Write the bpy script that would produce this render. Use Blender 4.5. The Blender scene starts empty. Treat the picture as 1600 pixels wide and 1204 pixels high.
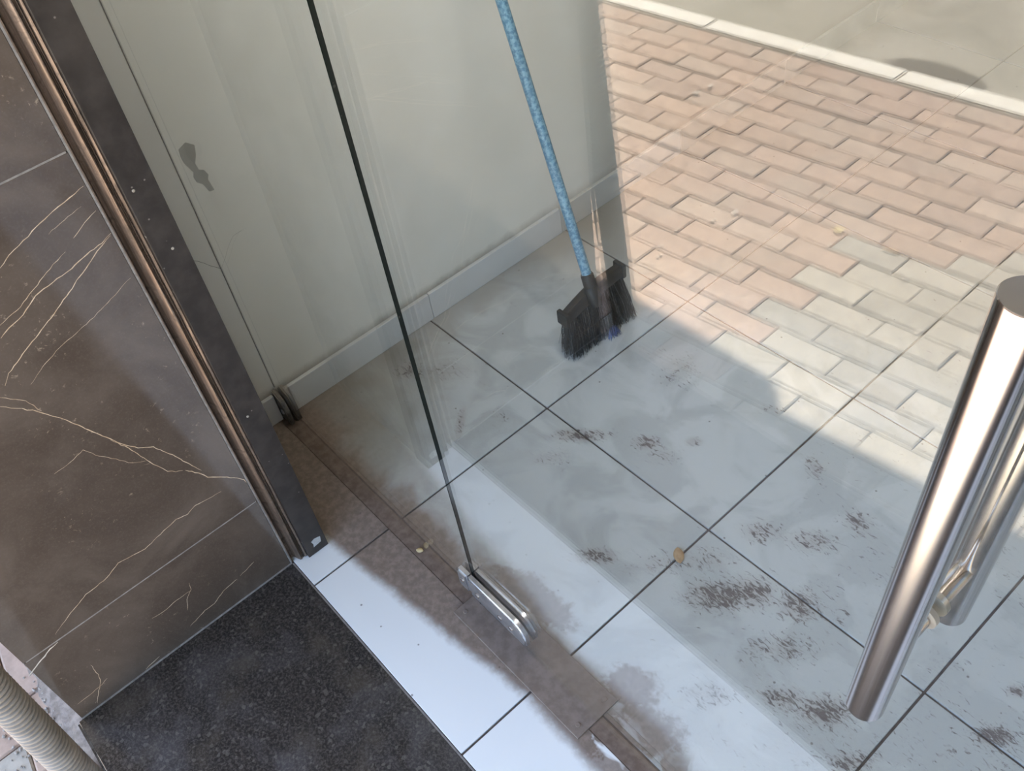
import bpy, bmesh, math, random
from mathutils import Vector, Matrix
random.seed(7)
scn = bpy.context.scene
COL = scn.collection
# ---------------------------------------------------------------- camera, world, sun, exposure
CAM_LOC = Vector((1.20605, -0.44779, 1.69610))
RT = Vector((0.656149, 0.744839, -0.121178)); DN = Vector((0.496034, -0.546717, -0.674574)); FW = Vector((-0.568699, 0.382512, -0.728193))
cd = bpy.data.cameras.new('camera'); cam = bpy.data.objects.new('camera', cd); COL.objects.link(cam)
m = Matrix.Identity(4)
for i in range(3):
    m[i][0] = RT[i]; m[i][1] = -DN[i]; m[i][2] = -FW[i]; m[i][3] = CAM_LOC[i]
cam.matrix_world = m
cd.sensor_fit = 'HORIZONTAL'; cd.sensor_width = 36.0; cd.lens = 36.0 * 1476.765 / 1600.0
cd.clip_start = 0.02; cd.clip_end = 200
scn.camera = cam
w = bpy.data.worlds.new('world'); scn.world = w; w.use_nodes = True
wn = w.node_tree; bg = wn.nodes['Background']
sky = wn.nodes.new('ShaderNodeTexSky'); sky.sky_type = 'NISHITA'; sky.sun_disc = False
sky.sun_elevation = math.radians(62); sky.sun_rotation = math.radians(230); sky.air_density = 1.2; sky.dust_density = 0.8; sky.ozone_density = 2.0
wn.links.new(sky.outputs[0], bg.inputs[0]); bg.inputs[1].default_value = 0.30
SUN_DIR = Vector((-0.35, -0.28, 0.90)).normalized()
sd = bpy.data.lights.new('sun', 'SUN'); sd.energy = 12.0; sd.angle = math.radians(0.6); sd.color = (1.0, 0.90, 0.77)
so = bpy.data.objects.new('sun', sd); COL.objects.link(so); so.rotation_euler = SUN_DIR.to_track_quat('Z', 'Y').to_euler(); so.location = (-2, -3, 6)
scn.view_settings.view_transform = 'Standard'; scn.view_settings.look = 'None'; scn.view_settings.gamma = 1.0
scn.view_settings.use_curve_mapping = False; scn.view_settings.exposure = 1.52
scn.cycles.max_bounces = 14; scn.cycles.transparent_max_bounces = 16; scn.cycles.glossy_bounces = 6
scn.cycles.caustics_reflective = False; scn.cycles.caustics_refractive = False

# ---------------------------------------------------------------- helpers
class NT:
    def __init__(s, name):
        s.m = bpy.data.materials.new(name); s.m.use_nodes = True; s.t = s.m.node_tree
        s.b = s.t.nodes['Principled BSDF']; s.out = s.t.nodes['Material Output']
    def n(s, typ, props=None, **ins):
        nd = s.t.nodes.new('ShaderNode' + typ)
        for k, v in (props or {}).items(): setattr(nd, k, v)
        for k, v in ins.items():
            key = int(k[1:]) if k[0] == 'i' and k[1:].isdigit() else k.replace('_', ' ')
            s.set(nd.inputs[key], v)
        return nd
    def set(s, inp, v):
        if hasattr(v, 'links') or isinstance(v, bpy.types.NodeSocket): s.t.links.new(v, inp)
        elif isinstance(v, bpy.types.Node): s.t.links.new(v.outputs[0], inp)
        else:
            if isinstance(v, tuple) and len(v) == 3 and len(inp.default_value) == 4: v = v + (1,)
            inp.default_value = v
    def math(s, op, a, b=0.0, c=0.0, clamp=False):
        nd = s.t.nodes.new('ShaderNodeMath'); nd.operation = op; nd.use_clamp = clamp
        s.set(nd.inputs[0], a); s.set(nd.inputs[1], b); s.set(nd.inputs[2], c); return nd.outputs[0]
    def mix(s, f, a, b, mode='MIX'):
        nd = s.t.nodes.new('ShaderNodeMix'); nd.data_type = 'RGBA'; nd.blend_type = mode
        s.set(nd.inputs[0], f); s.set(nd.inputs[6], a); s.set(nd.inputs[7], b); return nd.outputs[2]
    def ramp(s, v, a, b, lo=0.0, hi=1.0):
        nd = s.t.nodes.new('ShaderNodeMapRange'); nd.interpolation_type = 'SMOOTHSTEP'
        s.set(nd.inputs[0], v); nd.inputs[1].default_value = a; nd.inputs[2].default_value = b
        nd.inputs[3].default_value = lo; nd.inputs[4].default_value = hi; return nd.outputs[0]
    def pos(s): return s.n('NewGeometry').outputs['Position']
    def noise(s, scale, detail=4.0, rough=0.55, dist=0.0, vec=None):
        nd = s.n('TexNoise', Scale=scale, Detail=detail, Roughness=rough, Distortion=dist)
        s.set(nd.inputs['Vector'], vec if vec is not None else s.pos()); return nd.outputs[0]
    def xyz(s, v):
        nd = s.n('SeparateXYZ', Vector=v); return nd.outputs
    def fin(s, col=None, rough=0.5, metal=0.0, spec=0.5, bump=None, bstr=0.1, bdist=0.002, coat=0.0):
        if col is not None: s.set(s.b.inputs['Base Color'], col)
        s.set(s.b.inputs['Roughness'], rough); s.set(s.b.inputs['Metallic'], metal)
        s.set(s.b.inputs['Specular IOR Level'], spec); s.set(s.b.inputs['Coat Weight'], coat)
        s.b.inputs['Coat Roughness'].default_value = 0.05
        if bump is not None:
            b = s.n('Bump', Strength=bstr, Distance=bdist, Height=bump); s.t.links.new(b.outputs[0], s.b.inputs['Normal'])
        return s.m

def world_loc(o):
    v = Vector((0, 0, 0))
    while o is not None: v += o.location; o = o.parent
    return v

def obj(name, bm, mats, parent=None, smooth=False, kind=None, origin=None):
    if not isinstance(mats, (list, tuple)): mats = [mats]
    bmesh.ops.recalc_face_normals(bm, faces=bm.faces[:])
    if origin is None:
        xs = [v.co for v in bm.verts]
        origin = Vector(((min(c.x for c in xs) + max(c.x for c in xs)) / 2, (min(c.y for c in xs) + max(c.y for c in xs)) / 2, min(c.z for c in xs)))
    origin = Vector(origin)
    for v in bm.verts: v.co -= origin
    me = bpy.data.meshes.new(name); bm.to_mesh(me); bm.free()
    for mt in mats: me.materials.append(mt)
    if smooth:
        for p in me.polygons: p.use_smooth = True
    o = bpy.data.objects.new(name, me); COL.objects.link(o)
    if parent is not None:
        o.parent = parent; o.location = origin - world_loc(parent)
    else: o.location = origin
    if kind: o['kind'] = kind
    return o

def empty(name, loc, parent=None):
    o = bpy.data.objects.new(name, None); COL.objects.link(o); o.empty_display_size = 0.1
    o.location = Vector(loc)
    if parent is not None: o.parent = parent; o.location = Vector(loc) - world_loc(parent)
    return o

def tag(o, label, cat, group=None, kind=None):
    o['label'] = label; o['category'] = cat
    if group: o['group'] = group
    if kind: o['kind'] = kind
    return o

def box(bm, x0, x1, y0, y1, z0, z1, bev=0.0, seg=1, mat=0):
    vs = [bm.verts.new((x, y, z)) for z in (z0, z1) for y in (y0, y1) for x in (x0, x1)]
    fs = [bm.faces.new([vs[i] for i in q]) for q in ((0, 2, 3, 1), (4, 5, 7, 6), (0, 1, 5, 4), (2, 6, 7, 3), (0, 4, 6, 2), (1, 3, 7, 5))]
    for f in fs: f.material_index = mat
    if bev > 0:
        es = list({e for f in fs for e in f.edges})
        bmesh.ops.bevel(bm, geom=es, offset=bev, segments=seg, affect='EDGES', profile=0.5)
    return fs

def bx(*a, **k):
    bm = bmesh.new(); box(bm, *a, **k); return bm

def prism(bm, pts, ax, a, b, mat=0):
    """extrude a polygon along axis ax ('x','y','z') between a and b"""
    def P(p, t):
        return {'x': (t, p[0], p[1]), 'y': (p[0], t, p[1]), 'z': (p[0], p[1], t)}[ax]
    n = len(pts)
    v0 = [bm.verts.new(P(p, a)) for p in pts]; v1 = [bm.verts.new(P(p, b)) for p in pts]
    fs = [bm.faces.new(v0), bm.faces.new(v1[::-1])]
    for i in range(n): fs.append(bm.faces.new((v0[i], v0[(i + 1) % n], v1[(i + 1) % n], v1[i])))
    for f in fs: f.material_index = mat
    return fs

def tube(bm, pts, rads, seg=24, caps=True):
    """swept round tube through points with a radius each"""
    rings = []
    pts = [Vector(p) for p in pts]
    ref = None
    for i, p in enumerate(pts):
        d = (pts[min(i + 1, len(pts) - 1)] - pts[max(i - 1, 0)]).normalized()
        if ref is None: ref = d.orthogonal().normalized()
        u = (ref - d * ref.dot(d)).normalized(); v = d.cross(u); ref = u
        rings.append([bm.verts.new(p + (u * math.cos(2 * math.pi * k / seg) + v * math.sin(2 * math.pi * k / seg)) * rads[i]) for k in range(seg)])
    for a, b in zip(rings, rings[1:]):
        for k in range(seg): bm.faces.new((a[k], a[(k + 1) % seg], b[(k + 1) % seg], b[k]))
    if caps: bm.faces.new(rings[0][::-1]); bm.faces.new(rings[-1])

def shade_auto(o, deg=35):
    me = o.data
    for p in me.polygons: p.use_smooth = True
    bm = bmesh.new(); bm.from_mesh(me)
    for e in bm.edges:
        if len(e.link_faces) == 2 and e.calc_face_angle(0) > math.radians(deg): e.smooth = False
    bm.to_mesh(me); bm.free()

# ---------------------------------------------------------------- materials
SMUDGE = [(0.117,0.445,0.089,0.027,0.75,1.00),(0.246,0.534,0.038,0.026,0.74,1.00),(0.322,0.610,0.025,0.019,0.76,1.00),(-0.120,0.279,0.016,0.069,0.74,0.90),
 (-0.355,0.301,0.050,0.041,0.73,1.00),(-0.280,0.368,0.100,0.049,0.73,0.60),(0.375,0.241,0.060,0.025,0.77,1.00),(0.622,0.353,0.100,0.043,0.78,1.00),
 (0.657,0.398,0.062,0.050,0.77,1.00),(0.735,0.436,0.048,0.042,0.79,1.00),(0.764,0.340,0.071,0.040,0.79,0.60),(0.900,0.301,0.067,0.036,0.79,1.00),
 (0.835,0.268,0.056,0.031,0.79,0.80),(0.664,0.571,0.057,0.039,0.77,0.80),(0.576,0.519,0.052,0.040,0.76,0.80),(0.555,0.728,0.027,0.039,0.76,0.70),
 (0.704,0.675,0.038,0.040,0.77,0.70),(1.126,0.466,0.042,0.023,0.80,0.90),(1.110,0.565,0.027,0.018,0.79,0.90),(0.542,0.389,0.103,0.038,0.77,0.50),
 (0.144,0.744,0.092,0.107,0.73,0.50),(0.117,0.354,0.074,0.037,0.76,0.60),(0.482,0.320,0.078,0.038,0.78,0.60),(0.392,0.804,0.043,0.024,0.74,0.50),
 (0.300,0.538,0.071,0.037,0.75,0.50),(0.985,0.257,0.064,0.022,0.80,0.80),(0.836,0.834,0.050,0.032,0.76,0.30),(-0.066,0.356,0.047,0.040,0.74,0.40),
 (0.738,0.179,0.070,0.031,0.79,0.60),(0.096,0.672,0.077,0.053,0.73,0.30)]

def dust_mask(t, P):
    x, y, _ = t.xyz(P)
    n1 = t.noise(70.0, 5.0, 0.6, 0.0, P)
    n2 = t.noise(9.0, 4.0, 0.55, 0.6, P)
    yb = t.math('MINIMUM', t.math('MULTIPLY_ADD', x, 0.13, -0.137), -0.074)
    d = t.math('SUBTRACT', y, yb)
    d = t.math('ADD', d, t.math('MULTIPLY_ADD', n1, 0.02, -0.010))
    d = t.math('ADD', d, t.math('MULTIPLY_ADD', n2, 0.02, -0.010))
    out = t.ramp(d, -0.010, 0.020)
    keep = t.math('ADD', t.ramp(t.math('ADD', x, t.math('MULTIPLY_ADD', n1, 0.16, -0.08)), 0.60, 0.68, 1.0, 0.0), t.ramp(n2, 0.44, 0.50, 0.0, 0.9), clamp=True)
    keep = t.math('MULTIPLY', keep, t.ramp(x, 0.86, 1.05, 1.0, 0.0))
    out = t.math('MULTIPLY', out, keep)
    # inside: dust lies thick near the glass and thins into the shop
    yi = t.math('ADD', y, t.math('MULTIPLY_ADD', n2, 0.16, -0.08))
    ins = t.ramp(yi, 0.03, 0.09, 1.0, 0.0)
    return out, ins, n1, n2

def tile_material():
    t = NT('white_floor_tile'); P = t.pos()
    x, y, _ = t.xyz(P)
    out, ins, n1, n2 = dust_mask(t, P)
    inside = t.ramp(y, -0.002, 0.002)
    dust = t.math('MULTIPLY', out, t.math('ADD', t.math('SUBTRACT', 1.0, inside), t.math('MULTIPLY', inside, ins)))
    for (bxx, byy, rx, ry, an, am) in ((0.625, 0.085, 0.075, 0.055, 0.5, 0.95), (0.70, 0.055, 0.09, 0.05, 0.2, 0.9), (0.36, 0.085, 0.13, 0.045, 0.1, 0.8)):
        mp = t.n('Mapping', {'vector_type': 'TEXTURE'}, Vector=P)
        mp.inputs['Location'].default_value = (bxx, byy, 0); mp.inputs['Rotation'].default_value = (0, 0, an); mp.inputs['Scale'].default_value = (rx, ry, 1)
        ln = t.n('VectorMath', {'operation': 'LENGTH'}, i0=mp.outputs[0]).outputs['Value']
        ln = t.math('ADD', ln, t.math('ADD', t.math('MULTIPLY_ADD', n2, 1.3, -0.65), t.math('MULTIPLY_ADD', n1, 0.9, -0.45)))
        dust = t.math('MAXIMUM', dust, t.math('MULTIPLY', t.ramp(ln, 0.62, 1.0, am, 0.0), inside))
    # brown film that fades from the corner by the left wall
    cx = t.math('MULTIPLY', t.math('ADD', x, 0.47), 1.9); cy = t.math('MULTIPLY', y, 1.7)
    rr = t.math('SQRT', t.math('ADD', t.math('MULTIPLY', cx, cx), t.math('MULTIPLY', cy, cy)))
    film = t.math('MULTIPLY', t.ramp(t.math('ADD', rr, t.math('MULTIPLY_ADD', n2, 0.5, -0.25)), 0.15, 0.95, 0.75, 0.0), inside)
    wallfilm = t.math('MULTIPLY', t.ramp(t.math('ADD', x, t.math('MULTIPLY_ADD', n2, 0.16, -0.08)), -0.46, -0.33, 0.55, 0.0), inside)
    # foot smudges
    blob = None
    for (bxx, byy, rx, ry, an, am) in SMUDGE:
        mp = t.n('Mapping', {'vector_type': 'TEXTURE'}, Vector=P)
        mp.inputs['Location'].default_value = (bxx, byy, 0); mp.inputs['Rotation'].default_value = (0, 0, an); mp.inputs['Scale'].default_value = (rx * 1.5, ry * 1.5, 1)
        ln = t.n('VectorMath', {'operation': 'LENGTH'}, i0=mp.outputs[0]).outputs['Value']
        v = t.ramp(ln, 0.0, 1.0, am, 0.0)
        blob = v if blob is None else t.math('MAXIMUM', blob, v)
    mp = t.n('Mapping', Vector=P); mp.inputs['Rotation'].default_value = (0, 0, 0.6); mp.inputs['Scale'].default_value = (1.0, 2.6, 1.0)
    f1 = t.noise(52.0, 9.0, 0.70, 1.1, mp.outputs[0])
    f2 = t.noise(6.0, 5.0, 0.55, 0.9, P)
    s = t.math('ADD', f1, t.math('MULTIPLY_ADD', blob, 0.20, -0.12))
    near = t.math('ADD', s, t.ramp(x, 0.3, 0.9, 0.0, 0.055))
    near = t.math('ADD', near, t.math('MULTIPLY_ADD', f2, 0.20, -0.10))
    smud = t.math('MULTIPLY', t.ramp(near, 0.512, 0.64), inside)
    soft = t.math('MULTIPLY', t.ramp(blob, 0.15, 1.0, 0.0, 0.42), inside)
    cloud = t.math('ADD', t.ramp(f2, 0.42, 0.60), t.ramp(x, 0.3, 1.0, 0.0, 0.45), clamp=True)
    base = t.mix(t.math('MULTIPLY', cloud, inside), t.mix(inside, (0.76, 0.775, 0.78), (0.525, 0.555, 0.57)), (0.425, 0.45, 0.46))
    base = t.mix(t.ramp(t.math('ADD', y, t.math('MULTIPLY_ADD', x, -0.35, 0.0)), 0.75, 1.20, 0.0, 0.85), base, (0.30, 0.285, 0.26))  # dimness of the deeper shop painted into the tile colour
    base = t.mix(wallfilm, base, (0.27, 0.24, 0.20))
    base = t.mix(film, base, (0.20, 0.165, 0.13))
    base = t.mix(soft, base, (0.30, 0.26, 0.24))
    base = t.mix(t.math('MULTIPLY', smud, 0.85), base, (0.105, 0.08, 0.075))
    dcol = t.mix(t.ramp(n1, 0.35, 0.7), (0.175, 0.127, 0.096), (0.255, 0.192, 0.153))
    base = t.mix(t.math('MULTIPLY', dust, 0.97), base, dcol)
    # few dark grains on the clean band
    vor = t.n('TexVoronoi', {'feature': 'F1'}, Scale=26.0, Vector=P)
    gr = t.ramp(vor.outputs['Distance'], 0.05, 0.075, 1.0, 0.0)
    gsel = t.ramp(t.xyz(vor.outputs['Color'])[0], 0.70, 0.72)
    base = t.mix(t.math('MULTIPLY', t.math('MULTIPLY', gr, gsel), 0.7), base, (0.12, 0.10, 0.09))
    rough = t.math('ADD', 0.30, t.math('MULTIPLY', t.math('MAXIMUM', dust, smud), 0.6), clamp=True)
    return t.fin(base, rough, 0, 0.45, bump=t.math('MULTIPLY', n1, dust), bstr=0.25, bdist=0.0015)

def noise_mat(name, c1, c2, scale, rough=0.6, spec=0.4, detail=6, lo=0.35, hi=0.65, bstr=0.1, bdist=0.002, metal=0.0, dist=0.0, rr=None):
    t = NT(name); n = t.noise(scale, detail, 0.6, dist)
    col = t.mix(t.ramp(n, lo, hi), c1, c2)
    r = rough if rr is None else t.ramp(n, lo, hi, rough, rr)
    return t.fin(col, r, metal, spec, bump=n, bstr=bstr, bdist=bdist)

M = {}
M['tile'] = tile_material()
def grout_mat():
    t = NT('brown_grout'); n = t.noise(60, 6, 0.6); _, y, _ = t.xyz(t.pos())
    col = t.mix(t.ramp(n, 0.35, 0.65), (0.075, 0.062, 0.056), (0.12, 0.10, 0.09))
    return t.fin(t.mix(t.ramp(y, 0.8, 1.25, 0.0, 0.85), col, (0.26, 0.24, 0.22)), 0.95, 0, 0.1)  # joints paled deeper in, to blend with the painted dimness of the tiles
M['grout'] = grout_mat()
def strip_mat():
    t = NT('dusty_threshold_cement'); n = t.noise(50, 8, 0.6); n2 = t.noise(6, 4, 0.5, 0.5)
    col = t.mix(t.ramp(n, 0.35, 0.7), (0.155, 0.113, 0.088), (0.225, 0.170, 0.138))
    x, _, _ = t.xyz(t.pos())
    patch = t.math('MULTIPLY', t.ramp(t.math('ADD', n2, t.ramp(x, 0.6, 0.9, -0.4, 0.06)), 0.44, 0.50), 0.9)
    return t.fin(t.mix(patch, col, (0.66, 0.66, 0.67)), 0.95, 0, 0.1, bump=n, bstr=0.3)
M['strip'] = strip_mat()
M['plate_dusty'] = noise_mat('dusty_steel_cover', (0.185, 0.142, 0.115), (0.24, 0.19, 0.16), 45, 0.75, 0.3, bstr=0.08)

def granite():
    t = NT('black_granite'); P = t.pos()
    v = t.n('TexVoronoi', {'feature': 'F1'}, Scale=170.0, Vector=P); c = t.xyz(v.outputs['Color'])
    n = t.noise(190, 6, 0.7, 0.5); big = t.noise(9, 4, 0.55)
    col = t.mix(t.ramp(n, 0.42, 0.66), (0.022, 0.019, 0.018), (0.070, 0.063, 0.057))
    col = t.mix(t.math('MULTIPLY', t.ramp(c[0], 0.92, 0.98), 0.4), col, (0.15, 0.135, 0.12))
    col = t.mix(t.ramp(big, 0.5, 0.75, 0.0, 0.55), col, (0.085, 0.072, 0.055))
    film = t.ramp(t.noise(5, 5, 0.6, 1.0), 0.45, 0.7, 0.0, 0.18)
    col = t.mix(film, col, (0.22, 0.21, 0.22))
    return t.fin(col, t.ramp(n, 0.3, 0.7, 0.13, 0.26), 0, 0.5, bump=n, bstr=0.02)
M['granite'] = granite()

def marble():
    t = NT('dark_brown_marble'); P = t.pos()
    n = t.noise(5.0, 6, 0.6, 0.6); n2 = t.noise(85, 7, 0.72, 0.6); clus = t.noise(8.0, 3, 0.5, 0.3)
    col = t.mix(t.ramp(n, 0.3, 0.7), (0.074, 0.056, 0.045), (0.122, 0.097, 0.081))
    fl = t.math('MULTIPLY', t.ramp(n2, 0.60, 0.68), t.ramp(clus, 0.47, 0.58))
    col = t.mix(t.math('MULTIPLY', fl, 0.6), col, (0.36, 0.29, 0.22))
    fine = t.noise(300, 3, 0.6)
    col = t.mix(t.ramp(fine, 0.45, 0.75, 0.0, 0.2), col, (0.15, 0.13, 0.115))
    return t.fin(col, t.ramp(n, 0.3, 0.7, 0.06, 0.13), 0, 0.6)
M['marble'] = marble()
M['gold'] = noise_mat('gold_marble_vein', (0.42, 0.30, 0.19), (0.62, 0.50, 0.37), 60, 0.3, 0.5)
M['palevein'] = noise_mat('pale_marble_vein', (0.52, 0.48, 0.44), (0.68, 0.63, 0.57), 60, 0.3, 0.5)
M['sealant'] = noise_mat('grey_tile_grout', (0.20, 0.185, 0.18), (0.28, 0.265, 0.255), 80, 0.85, 0.2)

def wall_mat():
    t = NT('white_wall_paint'); P = t.pos(); x, y, z = t.xyz(P)
    n = t.noise(3.0, 5, 0.55, 0.3); n2 = t.noise(30, 5, 0.6)
    col = t.mix(t.ramp(n, 0.35, 0.7), (0.72, 0.695, 0.635), (0.78, 0.755, 0.70))
    zz = t.math('ADD', z, t.math('MULTIPLY_ADD', n2, 0.024, -0.012))
    col = t.mix(t.ramp(y, 1.00, 1.25), col, (0.34, 0.31, 0.265))  # wall colour darkens with depth, painting in a dim far interior
    du = t.math('MULTIPLY', t.ramp(zz, 0.080, 0.115, 1.0, 0.0), t.ramp(y, 0.5, 1.2, 0.7, 0.3))
    col = t.mix(du, col, (0.20, 0.165, 0.125))
    return t.fin(col, 0.38, 0, 0.4)
M['wall'] = wall_mat()
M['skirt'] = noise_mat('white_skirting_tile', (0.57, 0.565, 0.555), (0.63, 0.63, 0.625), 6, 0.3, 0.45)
M['skirt_dim'] = noise_mat('dim_toned_skirting_tile', (0.35, 0.33, 0.29), (0.40, 0.38, 0.34), 6, 0.5, 0.3)  # darker copy of the white skirting, interior dimness put into its colour
M['skirt_mid'] = noise_mat('half_dim_skirting_tile', (0.49, 0.475, 0.44), (0.54, 0.53, 0.50), 6, 0.4, 0.35)  # in-between step of the same painted dimming
M['ceiling'] = noise_mat('white_ceiling_paint', (0.72, 0.71, 0.69), (0.75, 0.74, 0.72), 3, 0.8, 0.2)
M['render'] = noise_mat('grey_cement_render', (0.30, 0.28, 0.26), (0.40, 0.375, 0.35), 14, 0.9, 0.2, bstr=0.3)

def rail_mat():
    t = NT('bronze_steel_rail'); P = t.pos()
    mp = t.n('Mapping', Vector=P); mp.inputs['Scale'].default_value = (260, 260, 5)
    n = t.noise(1.0, 6, 0.65, 0.3, mp.outputs[0]); n2 = t.noise(40, 6, 0.7, 0.5)
    col = t.mix(t.ramp(n, 0.35, 0.65), (0.12, 0.088, 0.068), (0.27, 0.205, 0.168))
    grime = t.ramp(n2, 0.52, 0.68)
    col = t.mix(grime, col, (0.12, 0.09, 0.07))
    return t.fin(col, t.ramp(n2, 0.4, 0.7, 0.40, 0.7), 0.7, 0.5, bump=n, bstr=0.12, bdist=0.001)
M['rail'] = rail_mat()

def plate_mat():
    t = NT('charcoal_painted_steel'); n = t.noise(30, 6, 0.6); big = t.noise(4, 4, 0.5)
    col = t.mix(t.ramp(n, 0.35, 0.7), (0.021, 0.0165, 0.0145), (0.038, 0.031, 0.028))
    v = t.n('TexVoronoi', {'feature': 'F1'}, Scale=60.0, Vector=t.pos()); c = t.xyz(v.outputs['Color'])
    sp = t.math('MULTIPLY', t.ramp(v.outputs['Distance'], 0.10, 0.16, 1.0, 0.0), t.ramp(c[0], 0.80, 0.82))
    col = t.mix(t.math('MULTIPLY', sp, 0.6), col, (0.36, 0.32, 0.29))
    col = t.mix(t.ramp(big, 0.5, 0.7, 0.0, 0.3), col, (0.09, 0.075, 0.066))
    return t.fin(col, 0.42, 0, 0.4, bump=n, bstr=0.05)
M['jamb'] = plate_mat()
M['chip'] = noise_mat('bare_white_chip', (0.36, 0.36, 0.365), (0.46, 0.46, 0.465), 80, 0.6, 0.3)
M['stainpatch'] = noise_mat('grey_putty_patch', (0.155, 0.15, 0.138), (0.19, 0.185, 0.17), 40, 0.75, 0.2)
M['crack'] = noise_mat('dark_crack', (0.10, 0.085, 0.07), (0.14, 0.12, 0.10), 80, 0.9, 0.1)

def glass():
    t = NT('clear_door_glass'); nt = t.t
    g = t.n('NewGeometry')
    dt = t.n('VectorMath', {'operation': 'DOT_PRODUCT'}, i0=g.outputs['Incoming'], i1=g.outputs['Normal']).outputs['Value']
    c = t.math('ABSOLUTE', dt)
    f = t.math('POWER', t.math('SUBTRACT', 1.0, c, clamp=True), 5.0)
    F = t.math('MULTIPLY_ADD', f, 0.95, 0.05)
    tr = t.n('BsdfTransparent', Color=(0.96, 0.972, 0.966)); gl = t.n('BsdfGlossy', Color=(1, 1, 1), Roughness=0.0)
    mx = t.n('MixShader', i0=F); nt.links.new(tr.outputs[0], mx.inputs[1]); nt.links.new(gl.outputs[0], mx.inputs[2])
    nt.links.new(mx.outputs[0], t.out.inputs[0])
    return t.m
M['glass'] = glass()
t = NT('dark_green_glass_edge'); M['glassedge'] = t.fin((0.005, 0.010, 0.008), 0.3, 0, 0.15)
def chrome():
    t = NT('polished_stainless_steel'); tg = t.n('Tangent', {'direction_type': 'RADIAL', 'axis': 'Z'})
    t.set(t.b.inputs['Tangent'], tg.outputs[0]); t.b.inputs['Anisotropic'].default_value = 0.95; t.b.inputs['Anisotropic Rotation'].default_value = 0.25
    return t.fin((0.62, 0.575, 0.55), 0.115, 1.0, 0.5)
M['chrome'] = chrome()
M['capsteel'] = noise_mat('steel_cap', (0.50, 0.48, 0.50), (0.56, 0.54, 0.56), 12, 0.12, 0.5, metal=1.0, bstr=0.0)
M['satin'] = noise_mat('satin_stainless_patch', (0.42, 0.42, 0.45), (0.55, 0.55, 0.58), 30, 0.30, 0.5, metal=0.9, bstr=0.05)
M['darksteel'] = noise_mat('dusty_dark_clamp_steel', (0.10, 0.085, 0.07), (0.20, 0.175, 0.15), 50, 0.45, 0.5, metal=0.5, bstr=0.2)
M['rubber'] = noise_mat('grey_nylon_washer', (0.30, 0.27, 0.23), (0.36, 0.33, 0.29), 40, 0.4, 0.5)

def paver_mat():
    t = NT('concrete_paver'); oi = t.n('ObjectInfo'); n = t.noise(26, 7, 0.65); n2 = t.noise(5, 4, 0.5)
    k = t.ramp(n, 0.25, 0.75, 0.84, 1.14)
    vm = t.n('VectorMath', {'operation': 'SCALE'}, i0=oi.outputs['Color']); t.set(vm.inputs['Scale'], k)
    col = t.mix(t.ramp(n2, 0.5, 0.72, 0.0, 0.35), vm.outputs[0], (0.40, 0.345, 0.285))
    return t.fin(col, 0.92, 0, 0.15, bump=n, bstr=0.3, bdist=0.002)
M['paver'] = paver_mat()
M['sand'] = noise_mat('joint_sand', (0.24, 0.185, 0.145), (0.32, 0.26, 0.21), 40, 0.95, 0.1)
M['curb'] = noise_mat('white_painted_kerb', (0.74, 0.70, 0.61), (0.82, 0.78, 0.69), 18, 0.8, 0.2, bstr=0.2)
def road_mat():
    t = NT('dusty_asphalt'); P = t.pos(); n = t.noise(4, 7, 0.65, 0.4); n2 = t.noise(70, 5, 0.6)
    col = t.mix(t.ramp(n, 0.3, 0.72), (0.31, 0.285, 0.225), (0.42, 0.385, 0.315))
    col = t.mix(t.ramp(n2, 0.4, 0.75, 0.0, 0.25), col, (0.34, 0.32, 0.28))
    mp = t.n('Mapping', {'vector_type': 'TEXTURE'}, Vector=P)
    mp.inputs['Location'].default_value = (-0.27, -2.58, 0); mp.inputs['Rotation'].default_value = (0, 0, -0.10); mp.inputs['Scale'].default_value = (0.22, 0.10, 1)
    ln = t.n('VectorMath', {'operation': 'LENGTH'}, i0=mp.outputs[0]).outputs['Value']
    # z of position would count into the length: flatten it
    st = t.ramp(t.math('ADD', ln, t.math('MULTIPLY_ADD', t.noise(14, 5, 0.6), 0.6, -0.3)), 0.72, 0.98, 0.75, 0.0)
    col = t.mix(st, col, (0.10, 0.082, 0.062))
    return t.fin(col, 0.9, 0, 0.2, bump=n2, bstr=0.3)
M['road'] = road_mat()
M['mortar'] = noise_mat('rough_mortar', (0.19, 0.155, 0.13), (0.30, 0.25, 0.215), 45, 0.95, 0.1, bstr=0.8, bdist=0.004)
M['gravel'] = noise_mat('pale_gravel', (0.27, 0.24, 0.21), (0.42, 0.38, 0.34), 60, 0.9, 0.2)
M['pipe'] = noise_mat('dusty_grey_pvc', (0.235, 0.20, 0.165), (0.30, 0.26, 0.22), 20, 0.6, 0.3)
def stick_mat():
    t = NT('flecked_blue_sleeve'); P = t.pos(); n = t.noise(130, 4, 0.6); n2 = t.noise(6, 3, 0.5)
    col = t.mix(t.ramp(n, 0.42, 0.6), (0.055, 0.18, 0.30), (0.16, 0.34, 0.47))
    return t.fin(col, 0.35, 0, 0.5)
M['stick'] = stick_mat()
M['black'] = noise_mat('black_broom_plastic', (0.022, 0.021, 0.020), (0.034, 0.032, 0.030), 20, 0.5, 0.4)
M['bristle'] = noise_mat('black_bristle', (0.012, 0.012, 0.012), (0.040, 0.039, 0.037), 220, 0.40, 0.5, lo=0.45, hi=0.6)
M['bristle_grey'] = noise_mat('grey_bristle', (0.07, 0.07, 0.067), (0.15, 0.15, 0.145), 150, 0.4, 0.5)
M['blue'] = noise_mat('blue_plastic', (0.07, 0.09, 0.22), (0.10, 0.14, 0.29), 40, 0.5, 0.4)
M['leaf'] = noise_mat('dry_tan_leaf', (0.34, 0.22, 0.12), (0.48, 0.34, 0.20), 60, 0.8, 0.2)
M['yleaf'] = noise_mat('yellow_leaf', (0.65, 0.50, 0.25), (0.78, 0.66, 0.40), 60, 0.8, 0.2)
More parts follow.
